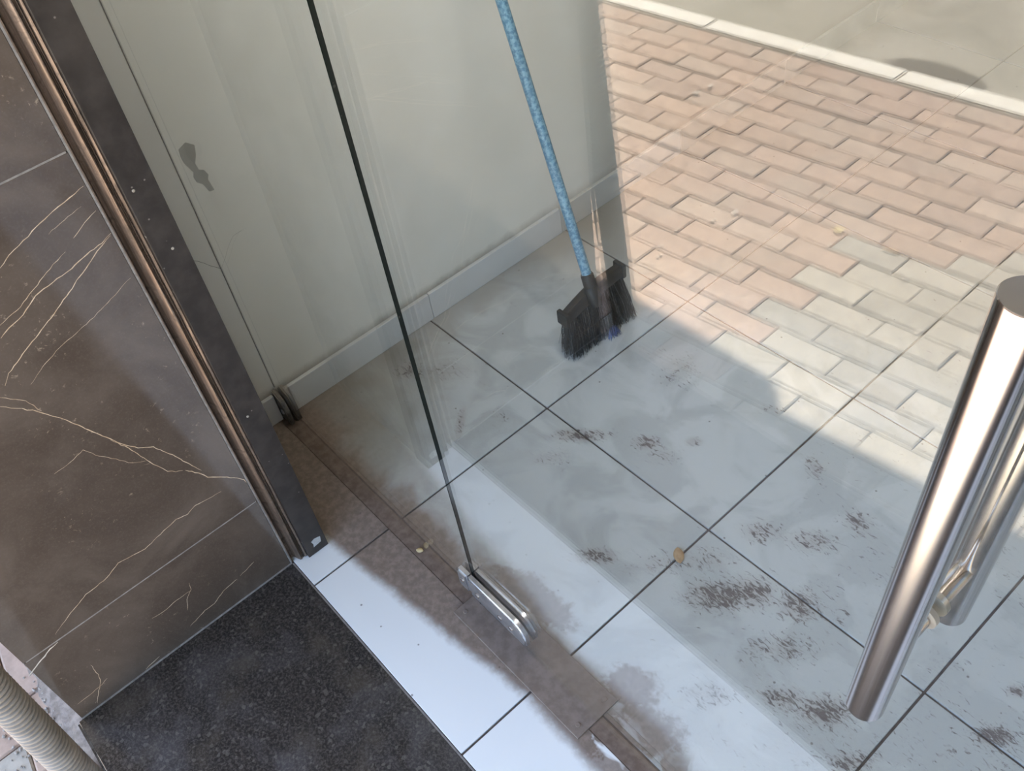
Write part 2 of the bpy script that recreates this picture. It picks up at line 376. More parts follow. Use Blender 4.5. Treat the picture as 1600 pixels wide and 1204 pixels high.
M['pebble'] = noise_mat('pale_chip', (0.66, 0.58, 0.50), (0.80, 0.74, 0.66), 60, 0.8, 0.2)

# ---------------------------------------------------------------- structure: street side
GZ = -0.19
K = 0.115                                   # the paving and kerb run slightly askew to the shop front
def sk(x, v): return v - K * (x - 0.222)     # course coordinate -> y
road = tag(obj('road', bx(-16, 16, -18, -2.2, GZ - 0.25, GZ - 0.012), M['road']), 'dusty grey-beige asphalt road beyond the white kerb line', 'road', kind='structure')
bm = bmesh.new()
prism(bm, [(-4.0, sk(-4.0, -2.51)), (5.0, sk(5.0, -2.51)), (5.0, -0.50), (-4.0, -0.50)], 'z', GZ - 0.16, GZ - 0.0075)
sidewalk = tag(obj('sidewalk', bm, M['sand']), 'pavement of reddish and grey concrete pavers before the shop', 'pavement', kind='structure')
# paver meshes (4 shared variants), sheared to the courses
PITCH, LEN, JT = 0.0925, 0.1975, 0.0034
def paver_mesh(i, full=True, a=-0.5, b=0.5):
    rnd = random.Random(i)
    bm = bmesh.new()
    hx = LEN / 2 - JT / 2; hv = PITCH / 2 - JT / 2
    x0, x1 = (a * LEN + JT / 2, b * LEN - JT / 2)
    def ring(inset, z):
        out = []
        for (x, v) in ((x0 + inset, -hv + inset), (x1 - inset, -hv + inset), (x1 - inset, hv - inset), (x0 + inset, hv - inset)):
            out.append(bm.verts.new((x + rnd.uniform(-.0012, .0012), v - K * x + rnd.uniform(-.0012, .0012), z)))
        return out
    r = [ring(0, -0.05), ring(0, -0.004), ring(0.004, 0.0)]
    for A, B in zip(r, r[1:]):
        for k in range(4): bm.faces.new((A[k], A[(k + 1) % 4], B[(k + 1) % 4], B[k]))
    bm.faces.new(r[-1]); bm.faces.new(r[0][::-1])
    me = bpy.data.meshes.new('paver'); bm.to_mesh(me); bm.free(); me.materials.append(M['paver']); return me
PM = [paver_mesh(i) for i in range(5)]
def seen_mirrored(x, y):
    d = Vector((x, -y, GZ)) - CAM_LOC
    q = Vector((RT.dot(d), DN.dot(d), FW.dot(d)))
    if q.z <= 0: return False
    u, v = 800 + 1476.765 * q.x / q.z, 602 + 1476.765 * q.y / q.z
    return 880 < u < 1660 and -70 < v < 860
def seen_direct(x, y):
    d = Vector((x, y, GZ)) - CAM_LOC
    q = Vector((RT.dot(d), DN.dot(d), FW.dot(d)))
    if q.z <= 0: return False
    u, v = 800 + 1476.765 * q.x / q.z, 602 + 1476.765 * q.y / q.z
    return -70 < u < 200 and 1000 < v < 1290
rest = {'r': bmesh.new(), 'g': bmesh.new()}
nsep = 0
REDS = [(0.46, 0.338, 0.262), (0.475, 0.352, 0.275), (0.445, 0.330, 0.262), (0.465, 0.358, 0.285)]
GREYS = [(0.43, 0.39, 0.325), (0.46, 0.415, 0.345), (0.40, 0.365, 0.31)]
v0 = -1.251
for row in range(-13, 9):
    v = v0 + row * PITCH
    off = 0.222 + LEN / 2 + (LEN / 2 if row % 2 else 0.0)
    for col in range(-15, 16):
        x = off + col * LEN; y = sk(x, v)
        top = -0.745
        if y + PITCH / 2 > top + 0.05 or x < -2.6 or x > 2.4: continue
        if x + 0.10 > -3 and y > -0.80 and x < -0.02: continue
        gprob = 0.0
        if x > 0.06:
            lim = -1.60 - 0.62 * max(0, x - 0.05)
            gprob = 1.0 if y > lim else 0.03
        if -0.25 < x <= 0.06 and y > -1.15: gprob = 0.3
        grey = random.random() < gprob
        c = random.choice(GREYS if grey else REDS); j = random.uniform(0.92, 1.08)
        if seen_mirrored(x, y) or seen_direct(x, y):
            o = bpy.data.objects.new('paver', random.choice(PM)); COL.objects.link(o); o.parent = sidewalk
            o.location = Vector((x, y, GZ + random.uniform(-.0025, .0025))) - sidewalk.location
            o.rotation_euler = (random.uniform(-.012, .012), random.uniform(-.012, .012), 0)
            o.color = (c[0] * j, c[1] * j, c[2] * j, 1); nsep += 1
        else:
            me = random.choice(PM); b = rest['g' if grey else 'r']
            n0 = len(b.verts); b.from_mesh(me); b.verts.ensure_lookup_table()
            for vv in b.verts[n0:]: vv.co += Vector((x, y, GZ))
for k, c in (('r', REDS[0]), ('g', GREYS[0])):
    if rest[k].verts:
        o = obj('outer_pavers', rest[k], M['paver'], sidewalk, kind='stuff'); o.color = c + (1,)
    else: rest[k].free()
curb = empty('curb', (0, -2.55, GZ)); tag(curb, 'white painted kerb line between the pavers and the road', 'kerb', kind='structure')
for i in range(-4, 6):
    xa, xb = i * 0.8 - 0.35, i * 0.8 + 0.45 - 0.006
    bm = bmesh.new()
    fs = prism(bm, [(xa, sk(xa, -2.602)), (xb, sk(xb, -2.602)), (xb, sk(xb, -2.515)), (xa, sk(xa, -2.515))], 'z', GZ - 0.12, GZ + 0.004)
    bmesh.ops.bevel(bm, geom=[e for e in bm.edges if all(v.co.z > GZ for v in e.verts)], offset=0.006, segments=2, affect='EDGES')
    obj('curb_stone', bm, M['curb'], curb)
# rough mortar apron at the foot of the marble corner
bm = bmesh.new()
rnd = random.Random(3)
nx, ny = 40, 6
g = [[bm.verts.new((-1.6 + 1.72 * i / nx, -0.736 - 0.075 * j / ny * (1.0 if i < nx - 3 else 0.8), GZ - 0.004 + 0.030 * (1 - j / ny) + rnd.uniform(-.005, .005))) for j in range(ny + 1)] for i in range(nx + 1)]
for i in range(nx):
    for j in range(ny): bm.faces.new((g[i][j], g[i + 1][j], g[i + 1][j + 1], g[i][j + 1]))
obj('mortar_apron', bm, M['mortar'], sidewalk, smooth=True)
bm = bmesh.new()
for k in range(260):
    x = rnd.uniform(-0.42, 0.10); y = rnd.uniform(-0.93, -0.755); r = rnd.uniform(0.0015, 0.005)
    mt = Matrix.Translation((x, y, GZ + r * 0.6)) @ Matrix.Rotation(rnd.uniform(0, 6), 4, 'Z') @ Matrix.Diagonal((r, r * rnd.uniform(.6, 1), r * rnd.uniform(.5, .9), 1))
    bmesh.ops.create_icosphere(bm, subdivisions=1, radius=1.0, matrix=mt)
obj('loose_gravel', bm, M['gravel'], sidewalk, kind='stuff')

# ---------------------------------------------------------------- structure: floor, tiles
floor = tag(obj('floor', bx(-0.60, 3.6, -0.226, 4.2, -0.20, -0.0035), M['grout']), 'white tiled shop floor with dark joints and dusty footmarks', 'floor', kind='structure')
G = 0.0024
XS = [-0.468, 0.0, 0.5, 1.0, 1.5, 2.0, 2.5, 3.0, 3.5]
YS = [0.010, 0.4515, 0.9515, 1.4515, 1.9515, 2.4515, 2.9515, 3.4515, 4.0]
def floor_tile(x0, x1, y0, y1):
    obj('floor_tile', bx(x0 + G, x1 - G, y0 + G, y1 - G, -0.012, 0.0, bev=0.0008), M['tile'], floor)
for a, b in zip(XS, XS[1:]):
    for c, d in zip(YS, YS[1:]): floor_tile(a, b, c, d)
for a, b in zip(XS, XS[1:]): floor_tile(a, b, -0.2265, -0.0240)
obj('threshold_strip', bx(-0.468, 3.5, -0.0255, 0.0085, -0.012, -0.0007, bev=0.0008), M['strip'], floor)
cover = tag(obj('floor_spring_cover', bx(0.265, 0.628, -0.054, 0.050, 0.0002, 0.0045, bev=0.0012, seg=2), M['plate_dusty']), 'flat rectangular dusty metal cover plate on the floor under the glass door pivot', 'cover plate')
for (x, y) in ((0.283, -0.036), (0.610, -0.036), (0.283, 0.034), (0.610, 0.034)):
    bm = bmesh.new(); tube(bm, [(x, y, 0.004), (x, y, 0.0056), (x, y, 0.006)], [0.0048, 0.0048, 0.0035], 16)
    obj('screw', bm, M['plate_dusty'], cover)

# granite doorstep
step = empty('granite_step', (0.8, -0.48, GZ)); tag(step, 'polished black speckled granite doorstep slab below the dark marble wall', 'step')
bm = bmesh.new(); fs = box(bm, -0.081, 2.545, -0.738, -0.2295, -0.035, 0.0)
bmesh.ops.bevel(bm, geom=[e for e in bm.edges if all(v.co.z > -0.01 and v.co.y < -0.7 for v in e.verts)], offset=0.006, segments=3, affect='EDGES')
obj('slab', bm, M['granite'], step)
obj('riser', bx(-0.081, 2.545, -0.722, -0.24, GZ - 0.02, -0.035), M['render'], step)
trim = obj('trim_1', bx(-0.0845, -0.0812, -0.726, -0.2295, -0.03, 0.0014), M['sealant']); tag(trim, 'pale grey grout line where marble wall meets granite step', 'joint', kind='structure')

trim = obj('trim_2', bx(-0.081, 2.545, -0.2294, -0.2262, -0.03, -0.0003), M['sealant']); tag(trim, 'thin lavender grey joint between granite step and white threshold tiles', 'joint', kind='structure')

# left marble clad wall
wall_f = tag(obj('wall_front', bx(-4.0, -0.097, -0.713, -0.150, GZ - 0.1, 3.6), M['render']), 'dark brown marble clad wall with gold veins at the left of the entrance', 'wall', kind='structure')
TZ = [-0.62, 0.2300, 1.0450, 1.860, 2.675, 3.5]
tiles = []
for a, b in zip(TZ, TZ[1:]):
    a2 = max(a, GZ)
    if a < 0: a2 = GZ + 0.005
    tiles.append(obj('marble_tile', bx(-0.097, -0.085, -0.725, -0.2315, a2 + 0.0014, b - 0.0014, bev=0.0008), M['marble'], wall_f))
    for k in range(3):
        obj('marble_tile', bx(-0.0985 - 0.8 * (k + 1) + 0.0012, -0.0985 - 0.8 * k - 0.0012, -0.725, -0.713, a2 + 0.0014, b - 0.0014, bev=0.0008), M['marble'], wall_f)
obj('tile_grout', bx(-0.0975, -0.0857, -0.721, -0.2335, GZ, 3.5), M['sealant'], wall_f)
obj('edge_sealant', bx(-0.097, -0.0835, -0.2313, -0.2285, 0.0, 3.4), M['sealant'], wall_f)
VEINS = [
 (1,0.00130,[(-0.386,0.938),(-0.367,0.949),(-0.341,0.958),(-0.31,0.971),(-0.288,0.977),(-0.269,0.981),(-0.25,0.986),(-0.235,0.99)]),
 (1,0.00159,[(-0.439,0.84),(-0.42,0.849),(-0.396,0.856),(-0.38,0.865),(-0.367,0.874),(-0.338,0.879),(-0.305,0.885),(-0.278,0.893),(-0.25,0.898),(-0.2325,0.905)]),
 (1,0.00083,[(-0.429,0.859),(-0.392,0.87),(-0.381,0.877),(-0.358,0.888),(-0.325,0.904),(-0.301,0.913)]),
 (1,0.00129,[(-0.472,0.766),(-0.458,0.781),(-0.414,0.805),(-0.366,0.829),(-0.338,0.845),(-0.301,0.867),(-0.276,0.881),(-0.256,0.893),(-0.235,0.902)]),
 (1,0.00061,[(-0.443,0.744),(-0.42,0.758),(-0.386,0.774),(-0.356,0.782),(-0.322,0.791),(-0.278,0.806),(-0.251,0.818),(-0.238,0.822)]),
 (1,0.00082,[(-0.282,0.926),(-0.258,0.939),(-0.236,0.948)]),
 (1,0.00049,[(-0.309,0.95),(-0.281,0.958),(-0.251,0.964)]),
 (1,0.00139,[(-0.494,0.738),(-0.462,0.702),(-0.448,0.68),(-0.43,0.651),(-0.418,0.623),(-0.406,0.596),(-0.393,0.57),(-0.377,0.539),(-0.364,0.52),(-0.342,0.502),(-0.325,0.469),(-0.306,0.421),(-0.293,0.389)]),
 (1,0.00087,[(-0.487,0.752),(-0.462,0.724),(-0.452,0.692)]),
 (1,0.00112,[(-0.393,0.568),(-0.377,0.532),(-0.365,0.492),(-0.354,0.461),(-0.343,0.435),(-0.332,0.423),(-0.321,0.416)]),
 (1,0.00148,[(-0.317,0.412),(-0.3,0.388),(-0.289,0.365),(-0.264,0.341),(-0.244,0.318),(-0.234,0.303),(-0.2325,0.292)]),
 (1,0.00065,[(-0.492,0.571),(-0.463,0.573),(-0.436,0.582),(-0.425,0.557),(-0.408,0.532),(-0.385,0.497),(-0.365,0.485)]),
 (1,0.00113,[(-0.282,0.313),(-0.309,0.315),(-0.335,0.32),(-0.355,0.313),(-0.376,0.319),(-0.414,0.31),(-0.449,0.3),(-0.473,0.305),(-0.5,0.309),(-0.531,0.294),(-0.574,0.289),(-0.614,0.271),(-0.643,0.256),(-0.655,0.248)]),
 (0,0.00275,[(-0.662,0.226),(-0.678,0.223),(-0.693,0.216),(-0.715,0.206),(-0.734,0.196)]),
 (0,0.00124,[(-0.342,0.066),(-0.377,0.061),(-0.405,0.044),(-0.427,0.045),(-0.467,0.031)]),
 (0,0.00138,[(-0.548,0.011),(-0.562,0.009),(-0.582,0.003)]),
 (0,0.00100,[(-0.648,0.118),(-0.651,0.082),(-0.657,0.056),(-0.674,0.032),(-0.687,0.009)]),
 (0,0.00092,[(-0.714,0.044),(-0.687,0.045),(-0.657,0.049),(-0.644,0.055)]),
 (0,0.00087,[(-0.422,0.146),(-0.426,0.126),(-0.442,0.108),(-0.454,0.079)]),
 (0,0.00088,[(-0.428,0.125),(-0.46,0.125),(-0.491,0.12),(-0.514,0.124)]),
 (0,0.00112,[(-0.295,0.079),(-0.334,0.068)])]
def vein_mesh(pts, wd, rnd):
    fine = []
    for a, b in zip(pts, pts[1:]):
        n = max(2, int(math.dist(a, b) / 0.007))
        for i in range(n):
            s = i / n; fine.append((a[0] + (b[0] - a[0]) * s + rnd.uniform(-.0009, .0009), a[1] + (b[1] - a[1]) * s + rnd.uniform(-.0009, .0009)))
    fine.append(pts[-1])
    bm = bmesh.new(); N = len(fine); prev = None
    for i, p in enumerate(fine):
        a = Vector(fine[max(0, i - 1)]); b = Vector(fine[min(N - 1, i + 1)]); d = (b - a).normalized(); nn = Vector((-d.y, d.x))
        hw = wd * 0.5 * rnd.uniform(0.55, 1.15) * min(1, 0.35 + 6 * min(i, N - 1 - i) / N)
        q = Vector(p)
        cur = [bm.verts.new((-0.0852, *(q + nn * hw))), bm.verts.new((-0.08485, *(q + nn * hw))), bm.verts.new((-0.08485, *(q - nn * hw))), bm.verts.new((-0.0852, *(q - nn * hw)))]
        if prev:
            for k in range(3): bm.faces.new((prev[k], cur[k], cur[k + 1], prev[k + 1]))
        prev = cur
    return bm
rnd = random.Random(11)
for k, wd, pts in VEINS:
    obj('vein', vein_mesh(pts, wd, rnd), M['palevein' if wd > 0.0025 else 'gold'], tiles[k])

# shutter guide rail and dark jamb plate
prof = [(-0.112, -0.2285), (-0.0835, -0.2285), (-0.0835, -0.2265), (-0.0925, -0.2255), (-0.0960, -0.2225), (-0.0945, -0.2185), (-0.0890, -0.2155), (-0.0820, -0.2135), (-0.0765, -0.2110),
        (-0.0742, -0.2085), (-0.0750, -0.2065), (-0.0785, -0.2055), (-0.0760, -0.2042), (-0.0790, -0.2030), (-0.0755, -0.2015), (-0.0785, -0.2000), (-0.0745, -0.1985), (-0.0735, -0.1955), (-0.112, -0.1955)]
bm = bmesh.new(); NZ = 60; rnd = random.Random(5)
cols = []
for i in range(NZ + 1):
    z = 0.0008 + 2.9 * i / NZ
    cols.append([bm.verts.new((x + (rnd.uniform(-.0007, .0007) if 2 < j < 17 else 0), y, z)) for j, (x, y) in enumerate(prof)])
for a, b in zip(cols, cols[1:]):
    for j in range(len(prof)): bm.faces.new((a[j], a[(j + 1) % len(prof)], b[(j + 1) % len(prof)], b[j]))
bm.faces.new(cols[0]); bm.faces.new(cols[-1][::-1])
rail = obj('shutter_guide_rail', bm, M['rail']); shade_auto(rail, 50)
tag(rail, 'scuffed bronze metal shutter guide channel between marble wall and charcoal post', 'guide rail')
jamb = tag(obj('jamb_post', bx(-0.112, -0.065, -0.1945, -0.1440, 0.0008, 2.9, bev=0.0012, seg=2), M['jamb']), 'tall charcoal painted steel door post with pale flecks beside the guide rail', 'door post')
bm = bmesh.new(); prism(bm, [(-0.177, 0.043), (-0.168, 0.0465), (-0.160, 0.0445), (-0.154, 0.042), (-0.1555, 0.033), (-0.157, 0.026), (-0.168, 0.0245), (-0.176, 0.023), (-0.174, 0.033)], 'x', -0.0655, -0.0644)
obj('white_chip', bm, M['chip'], jamb)['label'] = 'bare white chip in the paint near the foot'
for (y, z) in ((-0.180, 0.960), (-0.178, 0.459), (-0.166, 0.845)):
    bm = bmesh.new(); tube(bm, [(-0.0655, y, z), (-0.0642, y, z), (-0.0636, y, z)], [0.0024, 0.0024, 0.0016], 12); obj('screw', bm, M['rubber'], jamb)

# ---------------------------------------------------------------- interior shell
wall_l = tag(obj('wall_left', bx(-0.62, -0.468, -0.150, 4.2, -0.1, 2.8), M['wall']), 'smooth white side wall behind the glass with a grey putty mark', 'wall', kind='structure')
bm = bmesh.new()
prism(bm, [(0.034,0.766),(0.048,0.753),(0.044,0.735),(0.035,0.718),(0.037,0.702),(0.046,0.697),(0.051,0.683),(0.046,0.675),(0.05,0.647),(0.039,0.649),(0.033,0.67),(0.023,0.68),(0.021,0.692),(0.025,0.702),(0.015,0.729),(0.014,0.743),(0.016,0.759)], 'x', -0.4685, -0.4670)
obj('putty_patch', bm, M['stainpatch'], wall_l)['label'] = 'dark grey irregular putty mark on the white wall'
bm = bmesh.new()
cr = [(-0.075, 0.532), (-0.055, 0.530), (-0.042, 0.519), (-0.030, 0.505), (-0.023, 0.495), (-0.012, 0.483), (-0.005, 0.475)]
for a, b in zip(cr, cr[1:]): prism(bm, [(a[0], a[1] - .0005), (b[0], b[1] - .0005), (b[0], b[1] + .0005), (a[0], a[1] + .0005)], 'x', -0.4683, -0.4677)
obj('crack', bm, M['crack'], wall_l)
base_l = empty('baseboard_left', (-0.468, 0.9, 0)); tag(base_l, 'white tile skirting along the foot of the white side wall', 'skirting', kind='structure')
yb = [(-0.149, -0.0175), (0.024, 0.463), (0.463, 0.937), (0.937, 1.437), (1.437, 1.937), (1.937, 2.437), (2.437, 2.937), (2.937, 3.437), (3.437, 4.0)]
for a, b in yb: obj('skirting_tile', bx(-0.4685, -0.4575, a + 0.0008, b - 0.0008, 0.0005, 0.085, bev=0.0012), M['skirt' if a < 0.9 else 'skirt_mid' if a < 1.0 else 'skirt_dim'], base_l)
tag(obj('wall_back', bx(-0.62, 3.8, 4.0, 4.15, -0.1, 2.8), M['wall']), 'white back wall of the shop', 'wall', kind='structure')
tag(obj('wall_right', bx(3.5, 3.65, -0.15, 4.2, -0.1, 2.8), M['wall']), 'white right hand wall of the shop', 'wall', kind='structure')
tag(obj('ceiling', bx(-0.62, 3.8, -0.15, 4.2, 2.7, 2.8), M['ceiling']), 'white shop ceiling', 'ceiling', kind='structure')
tag(obj('wall_lintel', bx(-4, 7, -0.15, 0.10, 2.52, 5.5), M['render']), 'grey rendered wall over the glass shop front', 'wall', kind='structure')
tag(obj('wall_entrance', bx(2.55, 7.0, -0.735, 0.06, GZ - 0.1, 5.5), M['marble']), 'dark marble wall at the right of the entrance', 'wall', kind='structure')
# canopy over the pavement: its edge draws the shade line on the pavers
kx, ky = SUN_DIR.x / SUN_DIR.z, SUN_DIR.y / SUN_DIR.z
CZ = 3.10
def edge(x, y): h = CZ - GZ; return (x + kx * h, y + ky * h)
e1 = [edge(-5.0, -1.00), edge(0.235, -1.027), edge(0.30, -0.955), edge(0.92, -1.020), edge(9.0, -1.10)]
bm = bmesh.new(); prism(bm, [(e1[0][0], 0.0)] + e1 + [(e1[-1][0], 0.0)], 'z', CZ, CZ + 0.14)
tag(obj('canopy', bm, M['render']), 'concrete canopy above the shop entrance', 'canopy', kind='structure')

# fill light: unseen ceiling panel added near the front to brighten the interior
fill = empty('added_fill_panel', (0.5, 0.48, 2.66)); tag(fill, 'unseen square fill panel added on the shop ceiling', 'fill light')
obj('fill_frame', bx(0.18, 0.82, 0.16, 0.80, 2.675, 2.6995, bev=0.003), M['ceiling'], fill)
t = NT('fill_emitter'); t.b.inputs['Emission Color'].default_value = (1.0, 0.96, 0.88, 1); t.b.inputs['Emission Strength'].default_value = 8.0; t.fin((0.8, 0.8, 0.8), 0.5)
obj('fill_face', bx(0.21, 0.79, 0.19, 0.77, 2.668, 2.6765), t.m, fill)

# ---------------------------------------------------------------- glass
def pane(name, x0, x1, z0, z1, parent, y0=-0.0032, y1=0.0032):
    bm = bmesh.new(); fs = box(bm, x0, x1, y0, y1, z0, z1)
    for f in fs:
        f.normal_update()
        f.material_index = 1 if abs(f.normal.x) > 0.9 else 0
    return obj(name, bm, [M['glass'], M['glassedge']], parent)
win = empty('window_1', (-0.09, 0, 0)); tag(win, 'fixed frameless clear glass side panel between white wall and glass door', 'window', kind='structure')
pane('glass_pane', -0.4690, 0.2902, -0.004, 2.5, win)
M['seal'] = noise_mat('grey_silicone', (0.22, 0.21, 0.19), (0.28, 0.27, 0.25), 40, 0.5, 0.3)
obj('silicone_seal', bx(-0.4685, -0.4665, -0.0050, -0.0033, 0.10, 2.5), M['seal'], win)
for s, n in ((-1, 'front'), (1, 'back')):
    bm = bmesh.new()
    prism(bm, [(-0.4665, 0.004), (-0.418, 0.004), (-0.418, 0.055), (-0.430, 0.085), (-0.4665, 0.100)], 'y', s * 0.0055, s * 0.0165)
    bmesh.ops.bevel(bm, geom=bm.edges[:], offset=0.003, segments=2, affect='EDGES')
    c = obj('glass_clamp', bm, M['darksteel'], win); shade_auto(c)
    bm = bmesh.new(); tube(bm, [(-0.442, s * 0.016, 0.04), (-0.442, s * 0.0185, 0.04), (-0.442, s * 0.0195, 0.04)], [0.007, 0.007, 0.004], 16)
    obj('screw', bm, M['satin'], c)
def patch_plate(x0, x1, z0, z1, s, rr):
    pts = [(x0, z0), (x1 - 0.004, z0), (x1, z0 + 0.004)]
    for k in range(9):
        a = math.pi / 2 * k / 8; pts.append((x1 - rr + rr * math.cos(a), z1 - rr + rr * math.sin(a)))
    pts.append((x0, z1))
    bm = bmesh.new(); prism(bm, pts, 'y', s * 0.0055, s * 0.0175)
    bmesh.ops.bevel(bm, geom=[e for e in bm.edges if all(abs(v.co.y) > 0.017 for v in e.verts)], offset=0.004, segments=3, affect='EDGES')
    return bm
PZ0, PZ1 = 0.062, 0.122
for s in (-1, 1):
    bm = bmesh.new(); prism(bm, [(0.2895, PZ0), (0.2895, PZ1), (0.262, PZ1), (0.2565, PZ1 - 0.008), (0.2555, PZ0 + 0.01), (0.260, PZ0)], 'y', s * 0.0055, s * 0.0175)
    bmesh.ops.bevel(bm, geom=[e for e in bm.edges if all(abs(v.co.y) > 0.017 for v in e.verts)], offset=0.004, segments=3, affect='EDGES')
    c = obj('patch_plate', bm, M['satin'], win); shade_auto(c)
    bm = bmesh.new(); tube(bm, [(0.273, s * 0.017, 0.095), (0.273, s * 0.0188, 0.095), (0.273, s * 0.0196, 0.095)], [0.006, 0.006, 0.004], 14); obj('screw', bm, M['chrome'], c)
door = empty('door_1', (0.74, 0, 0)); tag(door, 'frameless clear glass door with a long steel pull handle', 'door', kind='structure')
pane('glass_pane', 0.2925, 1.205, 0.006, 2.5, door)
for s in (-1, 1):
    c = obj('pivot_patch', patch_plate(0.2925, 0.456, PZ0, PZ1, s, 0.034), M['satin'], door); shade_auto(c)
    for x in (0.318, 0.385, 0.417):
        bm = bmesh.new(); tube(bm, [(x, s * 0.017, 0.088), (x, s * 0.0188, 0.088), (x, s * 0.0196, 0.088)], [0.0062, 0.0062, 0.004], 14); obj('screw', bm, M['chrome'], c)
# pull handle: a pair of tubes joined through the glass
HX, HO, HR = 1.0795, 0.0625, 0.0160
HZ0, HZ1 = 0.888, 1.362
LEAN = 0.0105 / 0.475
def hp(y, z): return (HX + LEAN * (z - HZ0), y, z)
def handle_tube(y):
    bm = bmesh.new(); L = HZ1 - HZ0
    zz = [0, 0.0006, 0.05, L - 0.0006, L]; rr = [HR - 0.0008, HR, HR, HR, HR - 0.0006]
    tube(bm, [hp(y, HZ0 + z) for z in zz], rr, 48); return bm
def cap_faces(o):
    for p in o.data.polygons:
        if abs(p.normal.z) > 0.6: p.material_index = 1
hnd = obj('pull_handle', handle_tube(-HO), [M['chrome'], M['capsteel']], door); shade_auto(hnd, 40); cap_faces(hnd)
hnd['label'] = 'round polished steel pull handle on the near side of the glass door'
bt = obj('back_tube', handle_tube(HO), [M['chrome'], M['capsteel']], hnd); shade_auto(bt, 40); cap_faces(bt)
for zc in (HZ0 + 0.085, HZ1 - 0.085):
    for s in (-1, 1):
        bm = bmesh.new(); x = hp(0, zc)[0]
        tube(bm, [(x, s * 0.0055, zc), (x, s * (HO - HR * 0.7), zc)], [0.0085, 0.0085], 28); c = obj('standoff', bm, M['chrome'], hnd); shade_auto(c, 40)
        bm = bmesh.new(); tube(bm, [(x, s * 0.0052, zc), (x, s * 0.0075, zc), (x, s * 0.0105, zc), (x, s * 0.0115, zc)], [0.0125, 0.0125, 0.0125, 0.0112], 28); c = obj('collar', bm, M['rubber'], hnd); shade_auto(c, 40)
win2 = empty('window_2', (1.9, 0, 0)); tag(win2, 'fixed clear glass panel at the right of the glass door', 'window', kind='structure')
pane('glass_pane', 1.209, 2.549, 0.003, 2.5, win2)

# ---------------------------------------------------------------- corrugated pipe
bm = bmesh.new(); pts = []; rad = []
base = Vector((-0.0684, -0.8010, GZ)); ax = Vector((-0.0507, 0.0330, 1.0))
n = 225
for i in range(n):
    for q, rr in ((0.0, 0.0268), (0.22, 0.0272), (0.36, 0.0325), (0.52, 0.0338), (0.70, 0.0338), (0.86, 0.0325)):
        z = (i + q) * 0.012; k = min(z, 1.12); pts.append(base + Vector((ax.x * k, ax.y * k, z))); rad.append(rr)
tube(bm, pts, rad, 20)
pipe = obj('corrugated_pipe', bm, M['pipe'], smooth=True); tag(pipe, 'dusty grey corrugated plastic pipe rising past the marble corner', 'pipe')

# ---------------------------------------------------------------- broom
broom = empty('broom', (-0.085, 0.71, 0)); tag(broom, 'blue handled broom with black bristles standing on the tiles behind the glass', 'broom')
A = Vector((-0.085, 0.690, 0.205)); B = Vector((-0.300, 0.707, 0.822)); sdv = (B - A).normalized()
top = A + sdv * ((-0.455 - A.x) / sdv.x)
bm = bmesh.new(); tube(bm, [A - sdv * 0.02, A + sdv * 0.3, top - sdv * 0.03, top - sdv * 0.012, top], [0.0122, 0.0122, 0.0122, 0.0100, 0.005], 24)
o = obj('broom_stick', bm, M['stick'], broom); shade_auto(o, 50)
o['label'] = 'slim blue flecked broom stick'
bm = bmesh.new(); tube(bm, [A + sdv * 0.012, A + sdv * 0.008, A - sdv * 0.022, A - sdv * 0.024, A - sdv * 0.055, A - sdv * 0.075], [0.0140, 0.0158, 0.0162, 0.0180, 0.0195, 0.0150], 24)
o = obj('socket', bm, M['black'], broom); shade_auto(o, 40)
# the block is a bar running into the shop, a little higher at its far end
def blk(u): # u 0..1 along the block -> (y, z_top)
    return 0.606 + 0.186 * u, 0.150 + 0.030 * u + 0.010 * math.sin(math.pi * u)
bm = bmesh.new(); NB = 14; rings = []
for i in range(NB + 1):
    u = i / NB; y, zt = blk(u); hw = 0.019 - 0.004 * abs(2 * u - 1); hh = 0.030
    rings.append([bm.verts.new((-0.085 + a * hw, y, zt - hh + b * hh)) for a, b in ((-1, 0.1), (-0.9, 0.75), (-0.5, 1.0), (0.5, 1.0), (0.9, 0.75), (1, 0.1), (0.95, 0), (-0.95, 0))])
for a, b in zip(rings, rings[1:]):
    for k in range(8): bm.faces.new((a[k], a[(k + 1) % 8], b[(k + 1) % 8], b[k]))
bm.faces.new(rings[0][::-1]); bm.faces.new(rings[-1])
o = obj('brush_block', bm, M['black'], broom); shade_auto(o, 40)
for u in (0.0, 1.0):
    y, zt = blk(u); s = -1 if u == 0 else 1
    o = obj('end_cap', bx(-0.103, -0.067, y - 0.006 + s * 0.004, y + 0.006 + s * 0.004, zt - 0.036, zt + 0.004, bev=0.003, seg=2), M['black'], broom)
bm = bmesh.new(); rnd = random.Random(21)
def strand(p, q, r, bend):
    mid = (p + q) / 2 + bend
    ps = [p, mid, q]; rings = []
    for i, c in enumerate(ps):
        rings.append([bm.verts.new(c + Vector((math.cos(a), math.sin(a), 0)) * r * (1 - 0.25 * i)) for a in (0, 2.1, 4.2)])
    for a, b in zip(rings, rings[1:]):
        for k in range(3): bm.faces.new((a[k], a[(k + 1) % 3], b[(k + 1) % 3], b[k]))
for i in range(1500):
    u = rnd.random(); y, zt = blk(u); row = rnd.uniform(-1, 1)
    p = Vector((-0.085 + row * 0.015, y, zt - 0.030))
    q = Vector((-0.085 + row * 0.024 + rnd.uniform(-.006, .006) + 0.006, 0.600 + 0.222 * u + rnd.uniform(-.008, .008), rnd.uniform(0.002, 0.014)))
    strand(p, q, rnd.choice((0.0008, 0.0012)), Vector((rnd.uniform(-.004, .007), rnd.uniform(-.004, .004), 0)))
